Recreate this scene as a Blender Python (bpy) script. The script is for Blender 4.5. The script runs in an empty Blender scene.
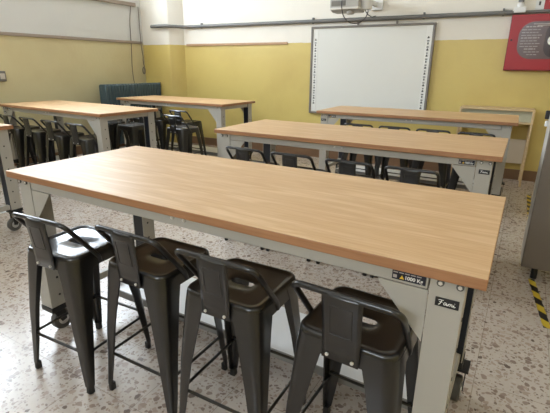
import bpy, bmesh, math, random
from mathutils import Vector, Matrix
random.seed(4)
PI = math.pi
S = bpy.context.scene
C = S.collection

# ------------------------------------------------------------------ materials
def new_mat(name):
    m = bpy.data.materials.new(name); m.use_nodes = True
    nt = m.node_tree; b = nt.nodes['Principled BSDF']
    return m, nt, b

def mat(name, col, rough=0.5, metal=0.0, spec=0.5, var=0.0, vscale=8.0, bump=0.0, bscale=60.0, coat=0.0):
    m, nt, b = new_mat(name)
    N, L = nt.nodes, nt.links
    b.inputs['Roughness'].default_value = rough
    b.inputs['Metallic'].default_value = metal
    b.inputs['Specular IOR Level'].default_value = spec
    b.inputs['Base Color'].default_value = (*col, 1)
    tc = N.new('ShaderNodeTexCoord')
    if var > 0:
        n = N.new('ShaderNodeTexNoise'); n.inputs['Scale'].default_value = vscale; n.inputs['Detail'].default_value = 4
        r = N.new('ShaderNodeMix'); r.data_type = 'RGBA'
        r.inputs['A'].default_value = (*[c * (1 - var) for c in col], 1)
        r.inputs['B'].default_value = (*[min(1, c * (1 + var)) for c in col], 1)
        L.new(tc.outputs['Object'], n.inputs['Vector']); L.new(n.outputs['Fac'], r.inputs['Factor'])
        L.new(r.outputs['Result'], b.inputs['Base Color'])
    if bump > 0:
        n2 = N.new('ShaderNodeTexNoise'); n2.inputs['Scale'].default_value = bscale
        bp = N.new('ShaderNodeBump'); bp.inputs['Strength'].default_value = bump; bp.inputs['Distance'].default_value = 0.01
        L.new(tc.outputs['Object'], n2.inputs['Vector']); L.new(n2.outputs['Fac'], bp.inputs['Height'])
        L.new(bp.outputs['Normal'], b.inputs['Normal'])
    b.inputs['Coat Weight'].default_value = coat; b.inputs['Coat Roughness'].default_value = 0.12
    return m

def srgb(r, g, b):
    f = lambda c: (c / 255 / 12.92) if c / 255 <= 0.04045 else ((c / 255 + 0.055) / 1.055) ** 2.4
    return (f(r), f(g), f(b))

def wood_mat(name, c0, c1, c2, rough=0.38, spec=0.5):
    m, nt, b = new_mat(name); N, L = nt.nodes, nt.links
    tc = N.new('ShaderNodeTexCoord')
    oi = N.new('ShaderNodeObjectInfo')
    off = N.new('ShaderNodeVectorMath'); off.operation = 'ADD'
    cmb = N.new('ShaderNodeCombineXYZ'); mul = N.new('ShaderNodeMath'); mul.operation = 'MULTIPLY'; mul.inputs[1].default_value = 9
    L.new(oi.outputs['Random'], mul.inputs[0]); L.new(mul.outputs[0], cmb.inputs[1]); L.new(mul.outputs[0], cmb.inputs[0])
    L.new(tc.outputs['Object'], off.inputs[0]); L.new(cmb.outputs[0], off.inputs[1])
    mp = N.new('ShaderNodeMapping'); mp.inputs['Scale'].default_value = (0.9, 5.5, 5.5)
    L.new(off.outputs[0], mp.inputs['Vector'])
    n1 = N.new('ShaderNodeTexNoise'); n1.inputs['Scale'].default_value = 2.2; n1.inputs['Detail'].default_value = 3; n1.inputs['Distortion'].default_value = 0.6
    L.new(mp.outputs[0], n1.inputs['Vector'])
    w = N.new('ShaderNodeMath'); w.operation = 'MULTIPLY'; w.inputs[1].default_value = 16
    L.new(n1.outputs['Fac'], w.inputs[0])
    fr = N.new('ShaderNodeMath'); fr.operation = 'SINE'; L.new(w.outputs[0], fr.inputs[0])
    mp2 = N.new('ShaderNodeMapping'); mp2.inputs['Scale'].default_value = (3, 90, 90)
    L.new(off.outputs[0], mp2.inputs['Vector'])
    n2 = N.new('ShaderNodeTexNoise'); n2.inputs['Scale'].default_value = 1.6; n2.inputs['Detail'].default_value = 4
    L.new(mp2.outputs[0], n2.inputs['Vector'])
    mr = N.new('ShaderNodeMapRange'); mr.inputs['From Min'].default_value = -1; mr.inputs['From Max'].default_value = 1
    L.new(fr.outputs[0], mr.inputs['Value'])
    mx = N.new('ShaderNodeMix'); mx.data_type = 'RGBA'
    mx.inputs['A'].default_value = (*c0, 1); mx.inputs['B'].default_value = (*c1, 1)
    L.new(mr.outputs[0], mx.inputs['Factor'])
    mr2 = N.new('ShaderNodeMapRange'); mr2.inputs['From Min'].default_value = 0.42; mr2.inputs['From Max'].default_value = 0.72
    mr2.inputs['To Max'].default_value = 0.6
    L.new(n2.outputs['Fac'], mr2.inputs['Value'])
    mx2 = N.new('ShaderNodeMix'); mx2.data_type = 'RGBA'; mx2.inputs['B'].default_value = (*c2, 1)
    L.new(mx.outputs['Result'], mx2.inputs['A']); L.new(mr2.outputs[0], mx2.inputs['Factor'])
    L.new(mx2.outputs['Result'], b.inputs['Base Color'])
    b.inputs['Roughness'].default_value = rough; b.inputs['Specular IOR Level'].default_value = spec
    return m

def floor_mat():
    m, nt, b = new_mat('terrazzo'); N, L = nt.nodes, nt.links
    tc = N.new('ShaderNodeTexCoord')
    dn = N.new('ShaderNodeTexNoise'); dn.inputs['Scale'].default_value = 18; dn.inputs['Detail'].default_value = 2
    L.new(tc.outputs['Object'], dn.inputs['Vector'])
    ds = N.new('ShaderNodeMix'); ds.data_type = 'VECTOR'; ds.factor_mode = 'UNIFORM'; ds.inputs['Factor'].default_value = 0.035
    L.new(tc.outputs['Object'], ds.inputs['A']); L.new(dn.outputs['Color'], ds.inputs['B'])
    def chips(scale, thr, ramp, prev):
        v = N.new('ShaderNodeTexVoronoi'); v.inputs['Scale'].default_value = scale
        L.new(ds.outputs['Result'], v.inputs['Vector'])
        sp = N.new('ShaderNodeSeparateColor'); L.new(v.outputs['Color'], sp.inputs[0])
        # size of the chip varies with the cell
        a = N.new('ShaderNodeMath'); a.operation = 'MULTIPLY'; a.inputs[1].default_value = thr; L.new(sp.outputs[0], a.inputs[0])
        c = N.new('ShaderNodeMath'); c.operation = 'SUBTRACT'; L.new(a.outputs[0], c.inputs[0]); L.new(v.outputs['Distance'], c.inputs[1])
        k = N.new('ShaderNodeMapRange'); k.inputs['From Min'].default_value = 0; k.inputs['From Max'].default_value = 0.06
        L.new(c.outputs[0], k.inputs['Value'])
        cr = N.new('ShaderNodeValToRGB'); cr.color_ramp.interpolation = 'CONSTANT'
        el = cr.color_ramp.elements
        for i, (p, col) in enumerate(ramp):
            e = el[i] if i < 2 else el.new(p)
            e.position = p; e.color = (*col, 1)
        L.new(sp.outputs[1], cr.inputs[0])
        mx = N.new('ShaderNodeMix'); mx.data_type = 'RGBA'
        L.new(k.outputs[0], mx.inputs['Factor']); L.new(cr.outputs[0], mx.inputs['B'])
        if hasattr(prev, 'links'): L.new(prev, mx.inputs['A'])
        else: mx.inputs['A'].default_value = (*prev, 1)
        return mx.outputs['Result']
    base = srgb(196, 186, 176)
    o = chips(75, 0.62, [(0, srgb(160, 143, 132)), (0.3, srgb(176, 160, 148)), (0.6, srgb(140, 124, 114)), (0.85, srgb(200, 190, 182))], base)
    o = chips(36, 0.6, [(0, srgb(156, 139, 128)), (0.35, srgb(172, 155, 143)), (0.6, srgb(143, 126, 116)), (0.78, srgb(188, 175, 164)), (0.95, srgb(112, 97, 88))], o)
    # big soft worn patches
    nb = N.new('ShaderNodeTexNoise'); nb.inputs['Scale'].default_value = 1.1; nb.inputs['Detail'].default_value = 3
    L.new(tc.outputs['Object'], nb.inputs['Vector'])
    mb = N.new('ShaderNodeMapRange'); mb.inputs['From Min'].default_value = 0.4; mb.inputs['From Max'].default_value = 0.75; mb.inputs['To Max'].default_value = 0.35
    L.new(nb.outputs['Fac'], mb.inputs['Value'])
    mm = N.new('ShaderNodeMix'); mm.data_type = 'RGBA'; mm.blend_type = 'MULTIPLY'; mm.inputs['B'].default_value = (*srgb(200, 175, 150), 1)
    L.new(mb.outputs[0], mm.inputs['Factor']); L.new(o, mm.inputs['A'])
    # tile joints
    br = N.new('ShaderNodeTexBrick'); br.offset = 0.0; br.inputs['Scale'].default_value = 1
    br.inputs['Brick Width'].default_value = 0.3; br.inputs['Row Height'].default_value = 0.3
    br.inputs['Mortar Size'].default_value = 0.0018; br.inputs['Mortar Smooth'].default_value = 0.3
    br.inputs['Color1'].default_value = (1, 1, 1, 1); br.inputs['Color2'].default_value = (0.94, 0.94, 0.94, 1); br.inputs['Mortar'].default_value = (0.45, 0.4, 0.36, 1)
    L.new(tc.outputs['Object'], br.inputs['Vector'])
    mj = N.new('ShaderNodeMix'); mj.data_type = 'RGBA'; mj.blend_type = 'MULTIPLY'; mj.inputs['Factor'].default_value = 0.75
    L.new(mm.outputs['Result'], mj.inputs['A']); L.new(br.outputs['Color'], mj.inputs['B'])
    L.new(mj.outputs['Result'], b.inputs['Base Color'])
    nr = N.new('ShaderNodeMapRange'); nr.inputs['To Min'].default_value = 0.16; nr.inputs['To Max'].default_value = 0.3
    L.new(nb.outputs['Fac'], nr.inputs['Value']); L.new(nr.outputs[0], b.inputs['Roughness'])
    return m

def wall_mat(name, upper, lower, split, stain):
    m, nt, b = new_mat(name); N, L = nt.nodes, nt.links
    ge = N.new('ShaderNodeNewGeometry'); sp = N.new('ShaderNodeSeparateXYZ'); L.new(ge.outputs['Position'], sp.inputs[0])
    n = N.new('ShaderNodeTexNoise'); n.inputs['Scale'].default_value = 1.6; n.inputs['Detail'].default_value = 5
    L.new(ge.outputs['Position'], n.inputs['Vector'])
    k = N.new('ShaderNodeMapRange'); k.inputs['From Min'].default_value = 0.45; k.inputs['From Max'].default_value = 0.8; k.inputs['To Max'].default_value = 0.55
    L.new(n.outputs['Fac'], k.inputs['Value'])
    lo = N.new('ShaderNodeMix'); lo.data_type = 'RGBA'; lo.inputs['A'].default_value = (*lower, 1); lo.inputs['B'].default_value = (*stain, 1)
    L.new(k.outputs[0], lo.inputs['Factor'])
    up = N.new('ShaderNodeMix'); up.data_type = 'RGBA'; up.inputs['A'].default_value = (*upper, 1); up.inputs['B'].default_value = (*[c * 0.93 for c in upper], 1)
    L.new(k.outputs[0], up.inputs['Factor'])
    nw = N.new('ShaderNodeTexNoise'); nw.inputs['Scale'].default_value = 14
    L.new(ge.outputs['Position'], nw.inputs['Vector'])
    wob = N.new('ShaderNodeMath'); wob.operation = 'MULTIPLY_ADD'; wob.inputs[1].default_value = 0.012
    L.new(nw.outputs['Fac'], wob.inputs[0]); L.new(sp.outputs[2], wob.inputs[2])
    gt = N.new('ShaderNodeMath'); gt.operation = 'GREATER_THAN'; gt.inputs[1].default_value = split + 0.006
    L.new(wob.outputs[0], gt.inputs[0])
    mx = N.new('ShaderNodeMix'); mx.data_type = 'RGBA'
    L.new(gt.outputs[0], mx.inputs['Factor']); L.new(lo.outputs['Result'], mx.inputs['A']); L.new(up.outputs['Result'], mx.inputs['B'])
    L.new(mx.outputs['Result'], b.inputs['Base Color'])
    ro = N.new('ShaderNodeMapRange'); ro.inputs['To Min'].default_value = 0.42; ro.inputs['To Max'].default_value = 0.85
    L.new(gt.outputs[0], ro.inputs['Value']); L.new(ro.outputs[0], b.inputs['Roughness'])
    bp = N.new('ShaderNodeBump'); bp.inputs['Strength'].default_value = 0.15; bp.inputs['Distance'].default_value = 0.01
    nb = N.new('ShaderNodeTexNoise'); nb.inputs['Scale'].default_value = 25
    L.new(ge.outputs['Position'], nb.inputs['Vector']); L.new(nb.outputs['Fac'], bp.inputs['Height']); L.new(bp.outputs['Normal'], b.inputs['Normal'])
    return m

def tape_mat():
    m, nt, b = new_mat('hazard_tape'); N, L = nt.nodes, nt.links
    tc = N.new('ShaderNodeTexCoord'); sp = N.new('ShaderNodeSeparateXYZ'); L.new(tc.outputs['Object'], sp.inputs[0])
    a = N.new('ShaderNodeMath'); a.operation = 'ADD'; L.new(sp.outputs[0], a.inputs[0]); L.new(sp.outputs[1], a.inputs[1])
    f = N.new('ShaderNodeMath'); f.operation = 'MULTIPLY'; f.inputs[1].default_value = 1 / 0.17; L.new(a.outputs[0], f.inputs[0])
    g = N.new('ShaderNodeMath'); g.operation = 'FRACT'; L.new(f.outputs[0], g.inputs[0])
    h = N.new('ShaderNodeMath'); h.operation = 'GREATER_THAN'; h.inputs[1].default_value = 0.5; L.new(g.outputs[0], h.inputs[0])
    mx = N.new('ShaderNodeMix'); mx.data_type = 'RGBA'; mx.inputs['A'].default_value = (*srgb(200, 172, 50), 1); mx.inputs['B'].default_value = (*srgb(28, 24, 22), 1)
    L.new(h.outputs[0], mx.inputs['Factor']); L.new(mx.outputs['Result'], b.inputs['Base Color']); b.inputs['Roughness'].default_value = 0.45
    return m

M = {}
M['top'] = wood_mat('beech_top', srgb(214, 181, 139), srgb(201, 164, 120), srgb(184, 142, 98), 0.46, 0.4)
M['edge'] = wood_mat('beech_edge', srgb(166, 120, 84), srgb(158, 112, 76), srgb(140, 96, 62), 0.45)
M['pale_wood'] = wood_mat('pale_wood', srgb(214, 190, 150), srgb(206, 180, 138), srgb(190, 162, 120), 0.5)
M['floor'] = floor_mat()
WHITE = srgb(232, 226, 214)
YELLOW = srgb(205, 183, 108); STAIN = srgb(182, 154, 86)
M['wall'] = wall_mat('painted_wall', WHITE, YELLOW, 1.685, STAIN)
M['wall_left'] = wall_mat('wall_left_hazed', srgb(208, 208, 205), srgb(204, 194, 154), 1.715, srgb(190, 172, 130))  # same paint as the other walls, with haze and backlit grey mixed in
M['ceiling'] = mat('ceiling_plaster', srgb(235, 233, 228), 0.9, var=0.03, vscale=2)
M['baseboard'] = mat('brown_baseboard', srgb(122, 92, 66), 0.5, var=0.15, vscale=6)
M['trim_wood'] = mat('trim_wood', srgb(176, 140, 104), 0.5, var=0.12, vscale=10)
M['trim_grey'] = mat('trim_grey', srgb(150, 136, 124), 0.6, var=0.1, vscale=10)
M['frame_white'] = mat('window_white', srgb(225, 225, 222), 0.5, var=0.03)
M['grey'] = mat('light_grey_steel', srgb(170, 165, 155), 0.42, var=0.02, vscale=5)
M['shelf_white'] = mat('white_shelf_steel', srgb(222, 224, 226), 0.3, var=0.02)
M['lip'] = mat('grey_shelf_lip', srgb(128, 126, 122), 0.4, var=0.04)
M['dark_fill'] = mat('dark_fill', srgb(26, 30, 40), 0.4, var=0.1)
M['black'] = mat('black_plastic', srgb(22, 22, 22), 0.45, var=0.1, vscale=20)
M['rubber'] = mat('grey_rubber', srgb(86, 84, 80), 0.6, var=0.1, vscale=20)
M['zinc'] = mat('zinc_plated', srgb(190, 190, 188), 0.28, metal=1.0, var=0.05, vscale=30)
M['gun'] = mat('gunmetal_lacquer', srgb(26, 24, 23), 0.36, metal=0.15, var=0.06, vscale=12, coat=0.7)
M['bolt'] = mat('bright_bolt', srgb(225, 222, 215), 0.3, metal=0.6, var=0.02)
M['plate_black'] = mat('black_label', srgb(24, 24, 26), 0.4, var=0.05)
M['plate_navy'] = mat('navy_label', srgb(26, 28, 42), 0.35, var=0.05)
M['ink_white'] = mat('white_print', srgb(238, 238, 234), 0.5, var=0.01)
M['ink_yellow'] = mat('yellow_print', srgb(230, 190, 60), 0.5, var=0.01)
M['ink_grey'] = mat('grey_print', srgb(176, 166, 160), 0.5, var=0.02)
M['ink_dark'] = mat('dark_print', srgb(60, 58, 58), 0.5, var=0.02)
M['red'] = mat('red_enamel', srgb(160, 26, 32), 0.4, var=0.04, vscale=5)
M['red_dark'] = mat('dark_red_edge', srgb(120, 24, 30), 0.4, var=0.04, vscale=5)
M['safe_pane'] = mat('smoked_safety_pane', srgb(98, 78, 74), 0.25, var=0.08, vscale=12)
M['safe_dark'] = mat('smoked_safety_dark', srgb(66, 52, 50), 0.25, var=0.08, vscale=12)
M['pipe'] = mat('grey_conduit', srgb(112, 111, 108), 0.45, metal=0.1, var=0.08, vscale=6)
M['board'] = mat('whiteboard_enamel', srgb(222, 221, 214), 0.25, var=0.01, vscale=2)
M['board_frame'] = mat('board_frame_grey', srgb(122, 116, 108), 0.4, var=0.05)
M['board_strip'] = mat('board_strip_white', srgb(226, 225, 219), 0.4, var=0.01)
M['proj'] = mat('projector_grey', srgb(170, 166, 158), 0.45, var=0.03)
M['proj_light'] = mat('projector_light', srgb(212, 208, 200), 0.4, var=0.02)
M['proj_dark'] = mat('projector_vent', srgb(122, 118, 110), 0.6, var=0.05)
M['cable'] = mat('dark_cable', srgb(64, 56, 56), 0.5, var=0.05)
M['cable_grey'] = mat('grey_cable', srgb(120, 112, 104), 0.5, var=0.05)
M['teal'] = mat('teal_enamel', srgb(62, 82, 90), 0.5, var=0.08, vscale=6)
M['brass'] = mat('old_valve', srgb(150, 132, 92), 0.45, metal=0.4, var=0.1)
M['cab'] = mat('dark_grey_cabinet', srgb(112, 102, 92), 0.45, var=0.04, vscale=4)
M['cab_side'] = mat('light_grey_and_sheen', srgb(196, 192, 184), 0.35, var=0.03, vscale=4)
M['back_panel'] = mat('greige_panel', srgb(206, 192, 172), 0.6, var=0.05, vscale=4)
M['green_panel'] = mat('grey_green_panel', srgb(186, 184, 160), 0.6, var=0.05, vscale=4)
M['tape'] = tape_mat()

# ------------------------------------------------------------------ mesh helpers
def bx(bm, x0, x1, y0, y1, z0, z1, mi=0):
    vs = [bm.verts.new((x, y, z)) for z in (z0, z1) for y in (y0, y1) for x in (x0, x1)]
    for q in ((0, 2, 3, 1), (4, 5, 7, 6), (0, 1, 5, 4), (2, 6, 7, 3), (0, 4, 6, 2), (1, 3, 7, 5)):
        f = bm.faces.new([vs[i] for i in q]); f.material_index = mi
    return vs

def prism(bm, pts, axis, a0, a1, mi=0):
    """extrude a closed 2-D outline along an axis"""
    def v(p, a):
        return {'x': (a, p[0], p[1]), 'y': (p[0], a, p[1]), 'z': (p[0], p[1], a)}[axis]
    A = [bm.verts.new(v(p, a0)) for p in pts]; B = [bm.verts.new(v(p, a1)) for p in pts]
    n = len(pts)
    for f in (bm.faces.new(A), bm.faces.new(B[::-1])): f.material_index = mi
    for i in range(n):
        f = bm.faces.new((A[i], B[i], B[(i + 1) % n], A[(i + 1) % n])); f.material_index = mi

def tube(bm, pts, r, n=10, cap=True):
    pts = [Vector(p) for p in pts]
    rings = []; up = None
    for i, p in enumerate(pts):
        a = pts[max(0, i - 1)]; b = pts[min(len(pts) - 1, i + 1)]
        t = (b - a).normalized()
        if up is None:
            up = t.orthogonal().normalized()
        else:
            up = (up - t * up.dot(t))
            up = up.normalized() if up.length > 1e-6 else t.orthogonal().normalized()
        w = t.cross(up)
        rr = r[i] if isinstance(r, (list, tuple)) else r
        rings.append([bm.verts.new(p + (up * math.cos(k * 2 * PI / n) + w * math.sin(k * 2 * PI / n)) * rr) for k in range(n)])
    for A, B in zip(rings, rings[1:]):
        for k in range(n): bm.faces.new((A[k], A[(k + 1) % n], B[(k + 1) % n], B[k]))
    if cap:
        bm.faces.new(rings[0][::-1]); bm.faces.new(rings[-1])

def smooth_path(pts, rad=0.03, n=6):
    """polyline with rounded corners"""
    pts = [Vector(p) for p in pts]; out = [pts[0]]
    for a, b, c in zip(pts, pts[1:], pts[2:]):
        d1 = (a - b); d2 = (c - b); k = min(rad, d1.length * .45, d2.length * .45)
        p = b + d1.normalized() * k; q = b + d2.normalized() * k
        for i in range(n + 1):
            t = i / n; out.append(p * (1 - t) ** 2 + b * 2 * t * (1 - t) + q * t * t)
    out.append(pts[-1]); return out

def cyl(bm, c, axis, r, h, n=16, mi=0):
    c = Vector(c); ax = {'x': Vector((1, 0, 0)), 'y': Vector((0, 1, 0)), 'z': Vector((0, 0, 1))}[axis]
    u = ax.orthogonal().normalized(); w = ax.cross(u)
    A = [bm.verts.new(c - ax * h / 2 + (u * math.cos(k * 2 * PI / n) + w * math.sin(k * 2 * PI / n)) * r) for k in range(n)]
    B = [bm.verts.new(c + ax * h / 2 + (u * math.cos(k * 2 * PI / n) + w * math.sin(k * 2 * PI / n)) * r) for k in range(n)]
    for f in (bm.faces.new(A[::-1]), bm.faces.new(B)): f.material_index = mi
    for k in range(n):
        f = bm.faces.new((A[k], A[(k + 1) % n], B[(k + 1) % n], B[k])); f.material_index = mi

def loop_faces(bm, A, B):
    n = len(A)
    for k in range(n): bm.faces.new((A[k], A[(k + 1) % n], B[(k + 1) % n], B[k]))

def obj(name, bm, mats, parent=None, bevel=0, seg=2, smooth=True, angle=35, loc=None, rz=0):
    bmesh.ops.remove_doubles(bm, verts=bm.verts, dist=1e-5)
    bmesh.ops.recalc_face_normals(bm, faces=bm.faces)
    me = bpy.data.meshes.new(name); bm.to_mesh(me); bm.free()
    for m in (mats if isinstance(mats, (list, tuple)) else [mats]): me.materials.append(M[m])
    o = bpy.data.objects.new(name, me); C.objects.link(o)
    if parent: o.parent = parent
    if loc is not None: o.location = loc
    o.rotation_euler.z = rz
    if bevel:
        md = o.modifiers.new('bevel', 'BEVEL'); md.width = bevel; md.segments = seg; md.limit_method = 'ANGLE'; md.angle_limit = math.radians(40)
    if smooth:
        try:
            me.shade_smooth(); me.set_sharp_from_angle(angle=math.radians(angle))
        except Exception: pass
    return o

def B(): return bmesh.new()

def thing(name, label, cat, loc=(0, 0, 0), rz=0, group=None):
    o = bpy.data.objects.new(name, None); o.empty_display_size = 0.1; C.objects.link(o)
    o.location = loc; o.rotation_euler.z = rz; return tag(o, label, cat, group)

def tag(o, label, cat, group=None):
    o['label'] = label; o['category'] = cat
    if group: o['group'] = group
    return o

def struct(name, bm, m, **k):
    o = obj(name, bm, m, **k); o['kind'] = 'structure'; return o

def copy_tree(o, parent=None):
    c = o.copy(); C.objects.link(c)
    if parent: c.parent = parent
    for ch in list(o.children): copy_tree(ch, c)
    return c

def text_mesh(name, body, size, m, parent, mw, shear=0.0, extrude=0.0006, align='CENTER', bold=0.0):
    cu = bpy.data.curves.new(name, 'FONT'); cu.body = body; cu.size = size; cu.extrude = extrude; cu.shear = shear
    cu.align_x = align; cu.align_y = 'CENTER'; cu.offset = bold; cu.resolution_u = 3
    t = bpy.data.objects.new(name, cu); C.objects.link(t)
    dg = bpy.context.evaluated_depsgraph_get()
    me = bpy.data.meshes.new_from_object(t.evaluated_get(dg))
    bpy.data.objects.remove(t); bpy.data.curves.remove(cu)
    me.materials.clear(); me.materials.append(M[m])
    o = bpy.data.objects.new(name, me); C.objects.link(o); o.parent = parent; o.matrix_local = mw
    return o
FRONT = Matrix(((1, 0, 0, 0), (0, 0, -1, 0), (0, 1, 0, 0), (0, 0, 0, 1)))   # text standing up, facing -y

# ------------------------------------------------------------------ room
XL, XR, YF, CEIL = -6.0, 1.7, -3.2, 3.85
BA = math.radians(2.0)
def back_y(x): return 6.06 + math.tan(BA) * x
b = B(); bx(b, XL - .3, XR + .3, YF - .3, 6.6, -0.12, 0); struct('floor', b, 'floor')
b = B(); bx(b, XL - .3, XR + .3, YF - .3, 6.6, CEIL, CEIL + .15); struct('ceiling', b, 'ceiling')
b = B(); prism(b, [(XL - .3, back_y(XL - .3)), (XR + .3, back_y(XR + .3)), (XR + .3, 6.6), (XL - .3, 6.6)], 'z', 0, CEIL); struct('wall_back', b, 'wall')
b = B(); bx(b, XR, XR + .3, YF - .3, 6.6, 0, CEIL); struct('wall_right', b, 'wall')
# left wall with three high window openings
WIN = [(0.3, 2.65), (2.95, 4.95)]; SILL, HEAD = 2.34, 3.6
b = B(); bx(b, XL - .3, XL, YF - .3, 6.6, 0, SILL); bx(b, XL - .3, XL, YF - .3, 6.6, HEAD, CEIL)
ys = [YF - .3] + [v for w in WIN for v in w] + [6.6]
for i in range(0, len(ys), 2): bx(b, XL - .3, XL, ys[i], ys[i + 1], SILL, HEAD)
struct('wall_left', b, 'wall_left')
# wall behind the camera, with an unseen window added for front fill
FILL_WIN = [(-1.9, 0.3)]; FS, FH = 2.4, 3.3
b = B(); bx(b, XL - .3, XR + .3, YF - .3, YF, 0, FS); bx(b, XL - .3, XR + .3, YF - .3, YF, FH, CEIL)
xs = [XL - .3] + [v for w in FILL_WIN for v in w] + [XR + .3]
for i in range(0, len(xs), 2): bx(b, xs[i], xs[i + 1], YF - .3, YF, FS, FH)
struct('wall_front', b, 'wall')
n = 0
for (y0, y1) in WIN:
    n += 1; b = B(); x0, x1 = XL - .2, XL - .14
    bx(b, x0, x1, y0, y1, SILL, SILL + .06); bx(b, x0, x1, y0, y1, HEAD - .06, HEAD)
    for k in range(4):
        yy = y0 + (y1 - y0 - .06) * k / 3; bx(b, x0, x1, yy, yy + .06, SILL + .06, HEAD - .06)
    w = struct('window_%d' % n, b, 'frame_white', smooth=False)
    b = B(); bx(b, XL - .14, XL + .05, y0 - .06, y1 + (.55 if y1 > 4 else .06), SILL - .055, SILL)
    struct('window_sill', b, 'trim_grey', parent=w, bevel=.006)
for (x0, x1) in FILL_WIN:
    n += 1; b = B(); y0, y1 = YF - .2, YF - .14
    bx(b, x0, x1, y0, y1, FS, FS + .06); bx(b, x0, x1, y0, y1, FH - .06, FH)
    for k in range(3):
        xx = x0 + (x1 - x0 - .06) * k / 2; bx(b, xx, xx + .06, y0, y1, FS + .06, FH - .06)
    struct('window_%d' % n, b, 'frame_white', smooth=False)  # added window out of view, lets in fill light
# corner pillar
b = B(); prism(b, [(XL - .1, 5.635), (-5.43, 5.65), (-5.39, 5.67), (-5.225, back_y(-5.225) + .05), (XL - .1, 6.2)], 'z', 0, CEIL)
struct('wall_corner', b, 'wall')
# mouldings on the paint border
b = B(); bx(b, XL, XL + .022, YF, 5.60, 1.70, 1.742); struct('trim_1', b, 'trim_grey', bevel=.004)
b = B(); prism(b, [(-5.205, back_y(-5.205)), (-3.27, back_y(-3.27)), (-3.27, back_y(-3.27) - .02), (-5.205, back_y(-5.205) - .02)], 'z', 1.665, 1.70); struct('trim_2', b, 'trim_wood', bevel=.003)
# brown painted baseboards
b = B(); prism(b, [(-5.225, back_y(-5.225)), (XR, back_y(XR)), (XR, back_y(XR) - .014), (-5.225, back_y(-5.225) - .014)], 'z', 0, .13); struct('baseboard_back', b, 'baseboard')
b = B(); bx(b, XL, XL + .014, YF, 5.6, 0, .13); struct('baseboard_left', b, 'baseboard')

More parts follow.
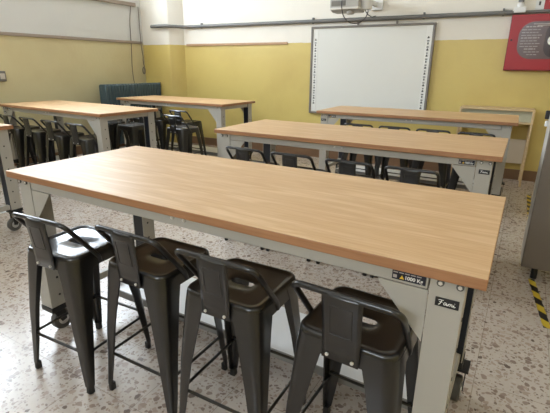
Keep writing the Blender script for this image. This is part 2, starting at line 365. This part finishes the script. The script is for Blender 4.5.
# ------------------------------------------------------------------ workbench
HL, HW, HT = 1.0, 0.384, 0.88
def make_bench(side, label):
    root = thing('workbench', label, 'workbench', group='white-framed workbenches with wooden tops')
    b = B()
    vs = bx(b, -HL, HL, -HW, HW, HT - .031, HT)
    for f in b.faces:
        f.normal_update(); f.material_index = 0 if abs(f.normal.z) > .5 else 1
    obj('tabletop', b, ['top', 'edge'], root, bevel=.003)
    # long rails and end rails
    for sy in (-1, 1):
        y0, y1 = sorted((sy * .355, sy * .318))
        b = B(); bx(b, -.868, .868, y0, y1, .803, HT - .032)
        o = obj('apron_rail', b, 'grey', root, bevel=.003)
        for x in (-.005, .049):
            b = B(); cyl(b, (x, sy * .3575, .833), 'y', .006, .006, 10); obj('bolt', b, 'bolt', o)
    for sx in (-1, 1):
        x0, x1 = sorted((sx * .945, sx * .91))
        b = B(); bx(b, x0, x1, -.265, .265, .80, HT - .032); obj('end_rail', b, 'grey', root, bevel=.003)
        b = B(); bx(b, x0, x1, -.265, .265, .185, .225); obj('end_rail', b, 'grey', root, bevel=.003)
    # four legs: folded steel channel open to the inside, dark block filling it, gusset, bolts
    for sx in (-1, 1):
        for sy in (-1, 1):
            xi, xo, yf, yb, t = .872, .955, .356, .268, .004
            q = lambda x, y: (sx * x, sy * y)
            b = B()
            prism(b, [q(xi, yf), q(xo, yf), q(xo, yb), q(xo - t, yb), q(xo - t, yf - t), q(xi + t, yf - t), q(xi + t, yb), q(xi, yb)], 'z', .18, HT - .032)
            # adjustment holes punched in the side flanges
            leg = obj('leg', b, 'grey', root, smooth=False)
            b = B()
            for xx in (xi - .0006, xo + .0006):
                for k in range(6): cyl(b, (sx * xx, sy * .305, .24 + .095 * k), 'x', .006, .002, 10)
            obj('hole', b, 'black', leg)
            b = B(); x0, x1 = sorted((sx * (xi + t), sx * (xo - t))); y0, y1 = sorted((sy * (yb + .002), sy * (yf - t)))
            bx(b, x0, x1, y0, y1, .165, .79); obj('inner_fill', b, 'dark_fill', leg)
            b = B(); x0, x1 = sorted((sx * (xi - .004), sx * (xo + .004))); y0, y1 = sorted((sy * (yb - .006), sy * (yf + .004)))
            bx(b, x0, x1, y0, y1, .152, .181); obj('foot', b, 'black', leg, bevel=.003)
            # triangular gusset
            b = B(); y0, y1 = sorted((sy * (yf - .002), sy * (yf - .007)))
            prism(b, [(sx * (xi - .0025), .8005), (sx * .74, .8005), (sx * .74, .795), (sx * (xi - .0025), .645)], 'y', y0, y1)
            obj('gusset', b, 'grey', leg)
            for x in (.897, .943):
                b = B(); cyl(b, (sx * x, sy * .3585, .832), 'y', .0092, .006, 14, 0); cyl(b, (sx * x, sy * .3600, .832), 'y', .0055, .006, 6, 1)
                obj('bolt', b, ['rubber', 'bolt'], leg)
            # caster
            wx, wy, wz = sx * .95, sy * .270, .056
            b = B()
            bx(b, wx - .035, wx + .035, min(sy * .26, sy * .345), max(sy * .26, sy * .345), .142, .153)
            for s in (-1, 1):
                prism(b, [(sy * .335, .145), (sy * .26, .145), (wy - sy * .014, wz), (wy + sy * .014, wz - .006)], 'x', wx + s * .024 - .002, wx + s * .024 + .002)
            cyl(b, (wx, sy * .305, .145), 'z', .02, .02, 14)
            c = obj('caster', b, 'black', root, bevel=.001)
            b = B(); cyl(b, (wx, wy, wz), 'x', .056, .034, 28); obj('wheel', b, 'rubber', c, bevel=.006)
            b = B(); cyl(b, (wx, wy, wz), 'x', .028, .042, 20); obj('hub', b, 'zinc', c, bevel=.002)
    # half-depth lower shelf with a folded lip
    b = B(); bx(b, -.868, .868, -.02, .30, .147, .152)
    o = obj('lower_shelf', b, 'shelf_white', root)
    b = B(); bx(b, -.868, .868, -.026, -.02, .112, .153); bx(b, -.868, .868, -.02, .0, .112, .116); obj('shelf_lip', b, 'lip', o)
    # plates
    for sx in (side,):
        b = B(); x0, x1 = sorted((sx * .776, sx * .862)); bx(b, x0, x1, -.3585, -.356, .812, .838)
        pl = obj('load_plate', b, 'plate_navy', root, bevel=.0008); pl['label'] = 'dark load rating plate'
        xm = (x0 + x1) / 2
        text_mesh('lettering', '1000 Kg', .0138, 'ink_white', pl, Matrix.Translation((xm + .013, -.3588, .8215)) @ FRONT, bold=.0003)
        b = B()
        prism(b, [(xm - .023, .8165), (xm - .011, .8165), (xm - .017, .827)], 'y', -.3595, -.3585)
        obj('warning_mark', b, 'ink_yellow', pl)
        b = B(); bx(b, xm - .040, xm - .030, -.3595, -.3585, .817, .826)
        for k in range(5): bx(b, xm - .040 + .015 * k, xm - .028 + .015 * k, -.3595, -.3585, .832, .8345)
        obj('small_print', b, 'ink_grey', pl)
        b = B(); x0, x1 = sorted((sx * .890, sx * .947)); bx(b, x0, x1, -.3585, -.356, .767, .792)
        pl = obj('brand_plate', b, 'plate_black', root, bevel=.0008); pl['label'] = 'black maker plate with white script'
        ST = [[(0, .9), (.12, 1.0), (.6, 1.02)], [(.40, 1.0), (.30, .5), (.20, .02), (.02, -.08)], [(.1, .52), (.48, .56)],
              [(.98, .5), (.80, .62), (.62, .34), (.68, .02), (.86, .1), (.99, .56), (.95, .12), (1.02, 0), (1.12, .2)],
              [(1.12, .2), (1.22, .58), (1.18, 0)], [(1.19, .3), (1.34, .58), (1.42, .46), (1.38, 0)], [(1.39, .3), (1.54, .58), (1.62, .46), (1.58, .06), (1.70, .06)],
              [(1.70, .06), (1.84, .58), (1.80, .08), (1.90, 0), (2.02, .18)], [(1.88, .80), (1.89, .86)]]
        b = B(); cxp = (x0 + x1) / 2 - .0205
        for st in ST:
            tube(b, smooth_path([(cxp + .0205 * u, -.3588, .7735 + .0125 * v) for u, v in st], .003, 3), .00095, 5)
        obj('lettering', b, 'ink_white', pl)
    return root

bA = make_bench(1, 'front wooden-topped workbench with four dark stools, nearest the viewer')
bB = make_bench(-1, 'wooden-topped workbench in front of the whiteboard, farthest in its column')
bA.location = (-1.009, 1.376, 0)
o = copy_tree(bA); o.location = (-1.069, 2.983, 0); o.rotation_euler.z = math.radians(.4)
o['label'] = 'middle wooden-topped workbench between the front workbench and the one at the whiteboard'
bB.location = (-1.046, 4.806, 0); bB.rotation_euler.z = math.radians(1.1)
o = copy_tree(bB); o.location = (-4.64, 3.205, 0); o.rotation_euler.z = math.radians(-2.2)
o['label'] = 'white-lit workbench at the left wall with a row of stools under its near side'
o = copy_tree(bB); o.location = (-4.357, 4.79, 0); o.rotation_euler.z = math.radians(-.3)
o['label'] = 'workbench in the back left corner in front of the teal radiator'
o = copy_tree(bA); o.location = (-4.535, 1.49, 0)
o['label'] = 'workbench cut off by the left photo edge, only a tabletop corner, leg and caster showing'

# ------------------------------------------------------------------ stool  (back towards -y)
SH = 0.612
ANG = sorted(set([round(7.5 * k + .5, 3) for k in range(48)] + [round(90 * q + 34 + 2.4 * k, 3) for q in range(4) for k in range(10)]))
def ray_loop(hx, hy, r):
    """rounded rectangle sampled along fixed directions, so that every loop matches the next"""
    out = []
    for deg in ANG:
        dx, dy = math.cos(math.radians(deg)), math.sin(math.radians(deg)); ax, ay = abs(dx), abs(dy)
        t = min(hx / ax if ax > 1e-9 else 1e9, hy / ay if ay > 1e-9 else 1e9)
        if t * ax > hx - r and t * ay > hy - r:
            cx, cy = hx - r, hy - r; bq = ax * cx + ay * cy
            t = bq + math.sqrt(max(0, bq * bq - cx * cx - cy * cy + r * r))
        out.append((t * dx, t * dy))
    return out
def rsq(h, r): return ray_loop(h, h, r)
def stadium(hx, hy): return ray_loop(hx, hy, hy * .999)
def make_stool():
    root = thing('metal_stool', '', 'stool')
    b = B()
    rings = [(rsq(.1570, .046), SH - .062), (rsq(.1530, .045), SH - .018), (rsq(.1520, .044), SH - .007), (rsq(.1475, .042), SH),
             (rsq(.1395, .038), SH), (rsq(.1340, .035), SH - .0045), (rsq(.120, .03), SH - .006), (rsq(.07, .025), SH - .0065),
             (stadium(.050, .018), SH - .0065), (stadium(.047, .0155), SH - .009), (stadium(.047, .0155), SH - .011),
             (rsq(.12, .03), SH - .011), (rsq(.1475, .04), SH - .03), (rsq(.154, .044), SH - .062)]
    R = [[b.verts.new((x, y, z)) for x, y in lp] for lp, z in rings]
    for A, D in zip(R, R[1:]): loop_faces(b, A, D)
    loop_faces(b, R[-1], R[0])
    seat = obj('seat', b, 'gun', root, angle=60)
    # legs: pressed angle section, wide under the seat, tapering to the foot
    for sx in (-1, 1):
        for sy in (-1, 1):
            b = B(); rows = []
            for z, c, w, r in ((SH - .016, .1540, .104, .046), (SH - .03, .1556, .102, .046), (SH - .065, .1592, .094, .044), (SH - .12, .1625, .084, .04), (.32, .1745, .060, .028), (.12, .1835, .038, .016), (.034, .1875, .027, .010)):
                th = .005
                prof = [(c - w, c)] + [(c - r + r * math.cos(a), c - r + r * math.sin(a)) for a in [PI / 2 - PI / 2 * k / 8 for k in range(9)]] + [(c, c - w)]
                ri = max(.002, r - th)
                inn = [(c - th, c - w)] + [(c - r + ri * math.cos(a), c - r + ri * math.sin(a)) for a in [PI / 2 * k / 8 for k in range(9)]] + [(c - w, c - th)]
                rows.append([b.verts.new((sx * x, sy * y, z)) for x, y in prof + inn])
            for A, D in zip(rows, rows[1:]): loop_faces(b, A, D)
            b.faces.new(rows[0]); b.faces.new(rows[-1])
            leg = obj('leg', b, 'gun', root, angle=50)
            b = B(); c = .1865
            rows = []
            for z, k in ((0, -.001), (.004, .001), (.036, -.001)):
                p = [(c - .023, c + k), (c - .007, c + k), (c + k, c - .007), (c + k, c - .023), (c - .023, c - .023)]
                rows.append([b.verts.new((sx * x, sy * y, z)) for x, y in p])
            for A, D in zip(rows, rows[1:]): loop_faces(b, A, D)
            b.faces.new(rows[0]); b.faces.new(rows[-1])
            obj('foot_cap', b, 'black', leg, smooth=False)
    # rungs
    def rung(p, q):
        b = B(); tube(b, [p, q], .0062, 8); obj('rung', b, 'gun', root)
    e = .170
    rung((-e, -e, .195), (e, -e, .195)); rung((-e, e, .205), (e, e, .205))
    for s in (-1, 1): rung((s * e, -e, .188), (s * e, e, .188))
    # bent tube back
    zt = .764
    pts = [(-.153, -.022, .555), (-.156, -.030, .585), (-.157, -.170, zt), (.157, -.170, zt), (.156, -.030, .585), (.153, -.022, .555)]
    path = smooth_path(pts, .036, 7)
    b = B(); tube(b, path, .0098, 12); obj('back_tube', b, 'gun', root, angle=60)
    # flattened tube ends with a screw
    # back plate
    b = B(); g = []
    prof = [(-.1790, zt + .004), (-.1820, zt - .006), (-.1815, zt - .03), (-.178, .70), (-.1725, .65), (-.1655, SH - .004), (-.1640, SH - .02), (-.1655, SH - .058)]
    for j, (y, z) in enumerate(prof):
        w = .055 + .004 * (z - .55) / .2
        row = []
        for k in range(9):
            u = -1 + 2 * k / 8
            row.append(b.verts.new((u * w, y + .006 * u * u * (1 if z > SH else .0), z)))
        g.append(row)
    for A, D in zip(g, g[1:]):
        for k in range(8): b.faces.new((A[k], A[k + 1], D[k + 1], D[k]))
    bp = obj('back_plate', b, 'gun', root, angle=50)
    md = bp.modifiers.new('thickness', 'SOLIDIFY'); md.thickness = .005; md.offset = 0
    # pressed rectangular outline
    b = B()
    def at(u, z):
        for (ya, za), (yb, zb) in zip(prof, prof[1:]):
            if za >= z >= zb:
                t = (za - z) / (za - zb); return (u, ya + (yb - ya) * t - .0024 + .006 * (u / .062) ** 2, z)
    for p, q in (((-.032, .735), (.032, .735)), ((.032, .735), (.032, .64)), ((.032, .64), (-.032, .64)), ((-.032, .64), (-.032, .735))):
        tube(b, [at(p[0] + (q[0] - p[0]) * k / 6, p[1] + (q[1] - p[1]) * k / 6) for k in range(7)], .0022, 6)
    obj('pressed_rib', b, 'gun', bp)
    for x in (-.038, .038):
        b = B(); cyl(b, (x, -.1705, SH - .044), 'y', .0054, .006, 12); obj('bolt', b, 'bolt', bp, bevel=.001)
    return root
proto = make_stool(); used = [False]
def stool(x, y, rz, label, group):
    o = proto if not used[0] else copy_tree(proto)
    used[0] = True
    o.location = (x, y, 0); o.rotation_euler.z = math.radians(rz); o['label'] = label; o['group'] = group
    return o
G = 'dark metal stools at the front workbench'
stool(-1.599, 1.031, 3.4, 'dark metal stool at far left of the front workbench, seat shining white with window light', G)
stool(-1.184, 1.108, 1.0, 'dark metal stool second from left at the front workbench, beside the shining seat', G)
stool(-.776, 1.106, 1.5, 'dark metal stool third from left at the front workbench, left of the nearest stool', G)
stool(-.329, 1.108, -2.0, 'dark metal stool nearest the viewer, beside the leg with the maker plate', G)
G = 'dark metal stools at the middle workbench'
for x, l in ((-1.755, 'leftmost of the four stools whose backs show in front of the middle workbench'), (-1.358, 'second from left of the stool backs in front of the middle workbench'),
             (-.935, 'third from left of the stool backs in front of the middle workbench'), (-.535, 'rightmost of the stool backs at the middle workbench, near its load plate')):
    stool(x, 2.70, 0, l, G)
G = 'dark metal stools at the workbench by the whiteboard'
for x, l in ((-1.525, 'leftmost stool at the whiteboard workbench, low tube back above the middle tabletop'), (-1.138, 'second stool from left at the whiteboard workbench, seen above the middle tabletop'),
             (-.755, 'third stool from left at the whiteboard workbench, seen above the middle tabletop'), (-.365, 'rightmost stool at the whiteboard workbench, in front of the pale shelf unit')):
    stool(x, 4.53, 0, l, G)
G = 'dark metal stools under the left wall workbench'
for x, l in ((-5.33, 'stool under the left wall workbench, farthest left beside its label plate'), (-4.88, 'second stool from left under the near side of the left wall workbench'),
             (-4.43, 'third stool from left under the near side of the left wall workbench'), (-3.98, 'stool under the left wall workbench nearest its front right leg')):
    stool(x, 2.90 - .038 * (x + 4.6), -2, l, G)
stool(-4.42, 3.86, 181, 'stool on the far side of the left wall workbench, seen between its right legs', G)
stool(-4.90, 3.88, 179, 'stool on the far side of the left wall workbench, left of another', G)
G = 'dark metal stools at the back left workbench'
stool(-3.70, 4.02, -4, 'stool pulled out in front of the back left workbench, facing away with a shiny leg', G)
stool(-4.06, 4.50, 0, 'stool tucked under the back left workbench, behind the pulled-out stool', G)
stool(-4.98, 4.50, 0, 'stool under the far left end of the back left workbench, mostly hidden', G)
stool(-4.55, 4.50, 0, 'stool tucked under the back left workbench in front of the radiator', G)

# ------------------------------------------------------------------ back wall things
def wroot(name, label, cat, x, z, group=None):
    return thing(name, label, cat, (x, back_y(x), z), BA, group)
# interactive whiteboard
r = wroot('interactive_whiteboard', 'large white interactive board with grey frame on the yellow back wall', 'whiteboard', -2.015, .68)
bw, bh = .855, 1.215
b = B(); bx(b, -bw + .02, bw - .02, -.035, -.002, .02, bh - .02); obj('panel', b, 'board', r)
for nme, a in (('frame', (-bw, bw, bh - .028, bh)), ('frame', (-bw, bw, 0, .028)), ('frame', (-bw, -bw + .03, .028, bh - .028)), ('frame', (bw - .03, bw, .028, bh - .028))):
    b = B(); bx(b, a[0], a[1], -.048, -.002, a[2], a[3]); obj(nme, b, 'board_frame', r, bevel=.004)
for s in (-1, 1):
    x0, x1 = sorted((s * (bw - .032), s * (bw - .105)))
    b = B(); bx(b, x0, x1, -.0375, -.035, .04, bh - .04)
    st = obj('icon_strip', b, 'board_strip', r)
    xm = s * (bw - .072)
    for k in range(25):
        b = B(); z = .14 + k * .037; w = (.026, .018, .03)[k % 3]
        bx(b, xm - w / 2, xm + w / 2, -.0385, -.0375, z, z + .013)
        if k % 2 == 0: bx(b, xm - .007, xm + .007, -.0385, -.0375, z + .013, z + .026)
        obj('icon', b, 'ink_dark', st, smooth=False)
for x in (-.17, .36):
    b = B(); bx(b, x - .01, x + .01, -.03, -.002, bh, bh + .04); obj('hanging_bracket', b, 'board_frame', r)
# surface conduit along the wall
r = wroot('conduit_pipe', 'long grey conduit pipe running along the back wall above the whiteboard', 'pipe', -2.5, 1.967)
def wl(x, off=0, z=0):      # wall point -> local of r
    p = Vector((x, back_y(x) + off, 1.967 + z)); return tuple(r_inv @ p)
bpy.context.view_layer.update(); r_inv = r.matrix_world.inverted()
path = [Vector((-5.72, 5.585, 1.975)), Vector((-5.42, 5.60, 1.972)), Vector((-5.33, 5.66, 1.97)), Vector((-5.20, back_y(-5.2) - .035, 1.967)), Vector((-5.0, back_y(-5.0) - .035, 1.967)), Vector((-.33, back_y(-.33) - .035, 1.967)), Vector((XR - .02, back_y(XR) - .035, 1.967))]
b = B(); tube(b, [r_inv @ p for p in path[:6]], .027, 14); tube(b, [r_inv @ p for p in path[5:]], .016, 12); obj('tube', b, 'pipe', r, angle=60)
for x in (-4.85, -2.85, -1.32, -.42):
    b = B(); c = Vector(wl(x, -.035)); cyl(b, c, 'x', .034, .022, 16); bx(b, c.x - .011, c.x + .011, c.y - .01, c.y + .034, c.z + .02, c.z + .05); obj('pipe_clip', b, 'pipe', r, bevel=.002)
# riser with white fitting
ro = Vector(wl(-.255, 0, .023))
def rs(o): o.location = ro
b = B(); tube(b, [(0, -.04, .03), (0, -.04, CEIL - 2.0)], .022, 12); rs(obj('riser', b, 'cab_side', r))
b = B(); bx(b, -.06, .06, -.085, -.005, -.03, .03); cyl(b, (0, -.04, .045), 'z', .038, .05, 16); rs(obj('fitting', b, 'frame_white', r, bevel=.004))
b = B(); cyl(b, (0, -.04, .10), 'z', .03, .03, 16); rs(obj('collar', b, 'pipe', r, bevel=.003))
# fire hose cabinet
r = wroot('fire_hose_cabinet', 'red wall-mounted fire hose cabinet with smoked safety pane', 'fire cabinet', .04, 1.325)
x0, x1, h = -.365, .365, .615
b = B(); bx(b, x0, x1, -.075, -.001, 0, h); obj('body', b, 'red_dark', r, bevel=.004)
def slot(x0, x1, z0, z1, rr, n=8):
    o = []
    for cx, cz, a0 in ((x1 - rr, z0 + rr, -90), (x1 - rr, z1 - rr, 0), (x0 + rr, z1 - rr, 90), (x0 + rr, z0 + rr, 180)):
        for k in range(n + 1):
            a = math.radians(a0 + 90 * k / n); o.append((cx + rr * math.cos(a), cz + rr * math.sin(a)))
    return o
b = B(); bx(b, x0 + .008, x1 - .008, -.083, -.075, .012, h - .006); d = obj('door', b, 'red', r, bevel=.002)
b = B(); prism(b, slot(-.262, .262, .13, .535, .15), 'y', -.0855, -.083); pn = obj('safety_pane', b, 'safe_pane', d); pn['label'] = 'smoked breakable pane printed with instructions'
b = B(); prism(b, slot(.005, .25, .142, .523, .12), 'y', -.0862, -.0855); obj('pane_centre', b, 'safe_dark', pn)
b = B(); prism([*(b,)][0], [(.075 + .04 * math.cos(a), .33 + .05 * math.sin(a)) for a in [2 * PI * k / 20 for k in range(20)]], 'y', -.0868, -.0862); obj('break_disc', b, 'ink_white', pn)
b = B()
for k in range(11):
    z = .475 - .03 * k
    xs0 = -.235 + (.035 if k in (0, 10) else 0) + (.05 if k > 7 else 0); xe = -.03 - .02 * (k % 3)
    x = xs0
    while x < xe:
        w = random.uniform(.02, .05); bx(b, x, min(x + w, xe), -.0862, -.0855, z, z + (.011 if k % 4 == 0 else .007)); x += w + .008
for z, a0, a1 in ((.505, -.13, .12), (.488, -.09, .1)):
    bx(b, a0, a1, -.0866, -.0855, z, z + .008)
obj('printed_lines', b, 'ink_grey', pn)
b = B(); cyl(b, (x0 + .035, -.085, .34), 'y', .011, .006, 14); obj('lock', b, 'black', d)
# sign above
r = wroot('fire_equipment_sign', 'red and white fire equipment sign above the red cabinet', 'sign', .06, 1.99)
b = B(); bx(b, -.08, .12, -.008, -.001, 0, .22); obj('red_panel', b, 'red', r)
b = B(); bx(b, -.165, -.08, -.008, -.001, 0, .22); obj('white_panel', b, 'frame_white', r)
b = B(); bx(b, -.135, -.115, -.0095, -.008, .045, .085); bx(b, -.128, -.105, -.0095, -.008, .10, .115); bx(b, -.13, -.11, -.0095, -.008, .15, .165); obj('dark_mark', b, 'ink_dark', r)
b = B(); prism(b, [(.02 + .055 * math.cos(a), .10 + .06 * math.sin(a)) for a in [2 * PI * k / 20 for k in range(20)]], 'y', -.0095, -.008); obj('pictogram', b, 'ink_white', r)
# projector on a wall arm
r = thing('projector', 'grey projector on an arm above the whiteboard, cut by the photo top', 'projector', (-2.17, 5.50, 2.01), BA)
b = B(); prism(b, [(-.06, .0), (.13, .0), (.13, .14), (-.13, .14), (-.13, .035)], 'x', -.185, .185); obj('body', b, 'proj', r, bevel=.006)
b = B(); bx(b, -.187, .187, -.135, .132, .02, .045); obj('lower_edge', b, 'proj_light', r, bevel=.004)
b = B(); bx(b, -.165, .02, -.1335, -.13, .062, .12)
for k in range(5): bx(b, -.16, .015, -.136, -.1335, .068 + .010 * k, .071 + .010 * k)
obj('vent', b, 'proj_dark', r)
b = B(); cyl(b, (.06, -.05, -.012), 'z', .05, .04, 24); obj('lens_dome', b, 'proj', r, bevel=.012, seg=3)
b = B(); cyl(b, (.235, .03, .09), 'z', .07, .13, 24); bx(b, .215, .255, .0, .45, .10, .16); bx(b, .14, .33, .44, .47, .06, .3); obj('wall_arm', b, 'frame_white', r, bevel=.006)
b = B()
cp = [(-.02, -.15, .16), (-.025, -.16, .06), (.0, -.15, -.06), (.06, -.08, -.135), (.16, -.02, -.14), (.235, .03, -.08), (.26, .05, .01), (.235, .06, .06), (.2, .05, .05)]
tube(b, smooth_path(cp, .06, 5), .0065, 8)
tube(b, smooth_path([(.2, .05, .05), (.232, .09, -.02), (.236, .30, -.04), (.24, .45, -.01)], .05, 5), .0055, 8)
obj('cable', b, 'cable', r, angle=60)
# low shelf unit at the right
r = thing('shelf_unit', 'low pale wooden shelf unit against the back wall below the red cabinet', 'shelf unit', (-.31, 5.86, 0), BA)
hw, d0, d1, T = .398, -.185, .175, .022
b = B(); bx(b, -hw, hw, d0, d1, .88, .90); obj('top_board', b, 'pale_wood', r, bevel=.002)
b = B(); bx(b, -hw + T, hw - T, d0, d1 - .02, .735, .755); obj('shelf', b, 'pale_wood', r, bevel=.002)
for s in (-1, 1):
    x0, x1 = sorted((s * hw, s * (hw - T)))
    b = B(); bx(b, x0, x1, d0, d0 + .05, 0, .88); bx(b, x0, x1, d1 - .05, d1, 0, .88); bx(b, x0, x1, d0 + .05, d1 - .05, .735, .88); obj('side_post', b, 'pale_wood', r, bevel=.002)
b = B(); bx(b, -hw + T, hw - T, d0 + .05, d0 + .065, .755, .88); obj('upper_back_panel', b, 'green_panel', r)
b = B(); bx(b, -hw + T, hw - T, d1 - .03, d1 - .015, .215, .515); obj('lower_back_panel', b, 'back_panel', r)

# ------------------------------------------------------------------ left wall things
r = thing('radiator', 'teal column radiator at the left wall behind the workbenches', 'radiator', (-5.68, 5.01, 0), 0)
ns = 20; y0 = -.585; pitch = 1.17 / ns
for k in range(ns):
    yc = y0 + pitch * (k + .5)
    b = B()
    prism(b, [(-.075, .14), (-.055, .12), (.055, .12), (.075, .14), (.078, 1.04), (.055, 1.062), (-.055, 1.062), (-.078, 1.04)], 'y', yc - .024, yc + .024)
    for x in (-.05, 0, .05): pass
    for z in (.19, 1.0): cyl(b, (0, yc, z), 'y', .03, pitch * 1.0, 12)
    obj('section', b, 'teal', r, bevel=.009, seg=2)
b = B(); bx(b, -.03, .03, y0 + .05, y0 + .09, 0, .125); bx(b, -.03, .03, -y0 - .09, -y0 - .05, 0, .125); obj('foot', b, 'teal', r)
b = B(); cyl(b, (.03, .595, 1.0), 'y', .018, .05, 12); cyl(b, (.03, .60, 1.03), 'z', .02, .08, 14); obj('valve', b, 'brass', r, bevel=.004)
r = thing('wall_cable', 'thin dark cable hanging straight down the left wall to the radiator', 'cable', (XL + .012, 5.38, 1.06), 0)
b = B(); tube(b, smooth_path([(0, .04, SILL - 1.06 - .05), (.004, -.012, 1.0), (.003, -.028, .55), (0, -.05, .25), (.02, -.06, .06), (.06, -.07, -.06)], .2, 5), .0055, 8); obj('wire', b, 'cable_grey', r, angle=60)
r = thing('blind_cord', 'cord with a coiled end hanging beside the pillar on the left wall', 'cord', (XL + .026, 5.57, 1.15), 0)
b = B(); tube(b, smooth_path([(0, -.005, 1.14), (.006, -.012, .7), (.004, -.01, .5), (.008, .01, .35), (.0, .004, .26), (.01, .02, .17)], .1, 5), .006, 8)
tube(b, [(.012, .0 + .028 * math.sin(a), .11 + .055 * math.cos(a)) for a in [2 * PI * k / 20 for k in range(21)]], .008, 8, cap=False)
tube(b, smooth_path([(.02, .0, .35), (.026, -.014, .27), (.022, .004, .19), (.02, -.01, .05)], .05, 4), .005, 8)
obj('wire', b, 'cable_grey', r, angle=60)
r = thing('junction_box', 'small grey box on the left wall at the photo edge', 'electrical box', (XL - .003, 3.13, 1.13), 0)
b = B(); bx(b, 0, .06, -.05, .05, 0, .13); obj('body', b, 'pipe', r, bevel=.012, seg=3)
b = B(); bx(b, .06, .066, -.03, .03, .03, .1); obj('cover', b, 'cab_side', r, bevel=.004)

# ------------------------------------------------------------------ right side
r = thing('metal_cabinet', 'dark grey metal cabinet at the right photo edge, standing on short feet', 'cabinet', (.45, 3.2, 0), 0)
b = B(); bx(b, -.31, .31, -.17, .19, .10, 1.62); obj('body', b, 'cab_side', r, bevel=.004)  # pale body colour imitates window sheen on the dark cabinet's side
b = B(); bx(b, -.308, .308, -.20, -.172, .10, 1.62); dr = obj('door', b, 'cab', r, bevel=.005)
b = B(); bx(b, .20, .225, -.225, -.20, .8, .95); obj('handle', b, 'black', dr, bevel=.004)
for sx in (-1, 1):
    for sy in (-1, 1):
        b = B(); cyl(b, (sx * .22, sy * .11, .05), 'z', .02, .1, 12); obj('foot', b, 'black', r)
b = B(); bx(b, -.335, -.31, .12, .15, 1.03, 1.085); hk = obj('side_catch', b, 'black', r, bevel=.006)
b = B(); bx(b, -.328, -.31, .10, .14, .985, 1.02); obj('catch_plate', b, 'frame_white', hk, bevel=.004)
# hazard tape on the floor
def tape(p, q, label):
    p, q = Vector(p), Vector(q); d = (q - p).normalized(); w = Vector((-d.y, d.x, 0)) * .019
    b = B(); L = (q - p).length
    n = 24
    A = []
    for k in range(n + 1):
        t = L * k / n; j = .0018 * math.sin(k * 2.1)
        A.append([b.verts.new((-.019 + j, t, .0)), b.verts.new((.019 + j, t, .0)), b.verts.new((.019 + j, t, .0014)), b.verts.new((-.019 + j, t, .0014))])
    for X, Y in zip(A, A[1:]): loop_faces(b, X, Y)
    b.faces.new(A[0]); b.faces.new(A[-1])
    o = obj('floor_tape', b, 'tape', None, smooth=False, loc=(p.x, p.y, .0005), rz=math.atan2(d.y, d.x) - PI / 2)
    return tag(o, label, 'floor tape', 'hazard tape on the floor')
tape((.298, 2.45, 0), (.22, 3.06, 0), 'yellow and black striped tape on the floor in front of the dark cabinet')
tape((.215, 3.7, 0), (.185, 5.35, 0), 'yellow and black striped tape on the floor behind the dark cabinet, towards the shelf unit')

# ------------------------------------------------------------------ light
W = bpy.data.worlds.new('sky'); S.world = W; W.use_nodes = True
bg = W.node_tree.nodes['Background']; bg.inputs['Color'].default_value = (0.80, 0.90, 1.0, 1); bg.inputs['Strength'].default_value = 37.0
def portal(name, loc, rot, sx, sy):
    l = bpy.data.lights.new(name, 'AREA'); l.shape = 'RECTANGLE'; l.size = sx; l.size_y = sy; l.cycles.is_portal = True
    o = bpy.data.objects.new(name, l); C.objects.link(o); o.location = loc; o.rotation_euler = rot
for (y0, y1) in WIN: portal('window_portal', (XL - .26, (y0 + y1) / 2, (SILL + HEAD) / 2), (0, -PI / 2, 0), HEAD - SILL, y1 - y0)
for (x0, x1) in FILL_WIN: portal('window_portal', ((x0 + x1) / 2, YF - .26, (FS + FH) / 2), (PI / 2, 0, 0), x1 - x0, FH - FS)

# ------------------------------------------------------------------ camera
cd = bpy.data.cameras.new('camera'); cam = bpy.data.objects.new('camera', cd); C.objects.link(cam)
cd.sensor_fit = 'HORIZONTAL'; cd.sensor_width = 36; cd.lens = 419.36 / 550 * 36; cd.clip_start = .02
cam.matrix_world = Matrix.Translation((0, 0, 1.34)) @ Matrix.Rotation(math.radians(30.24), 4, 'Z') @ Matrix.Rotation(math.radians(90 - 18.388), 4, 'X') @ Matrix.Rotation(math.radians(.543), 4, 'Z')
S.camera = cam
S.view_settings.view_transform = 'Standard'; S.view_settings.look = 'None'; S.view_settings.gamma = 1; S.view_settings.exposure = -0.62
S.view_settings.use_curve_mapping = False
S.cycles.max_bounces = 10; S.cycles.diffuse_bounces = 6
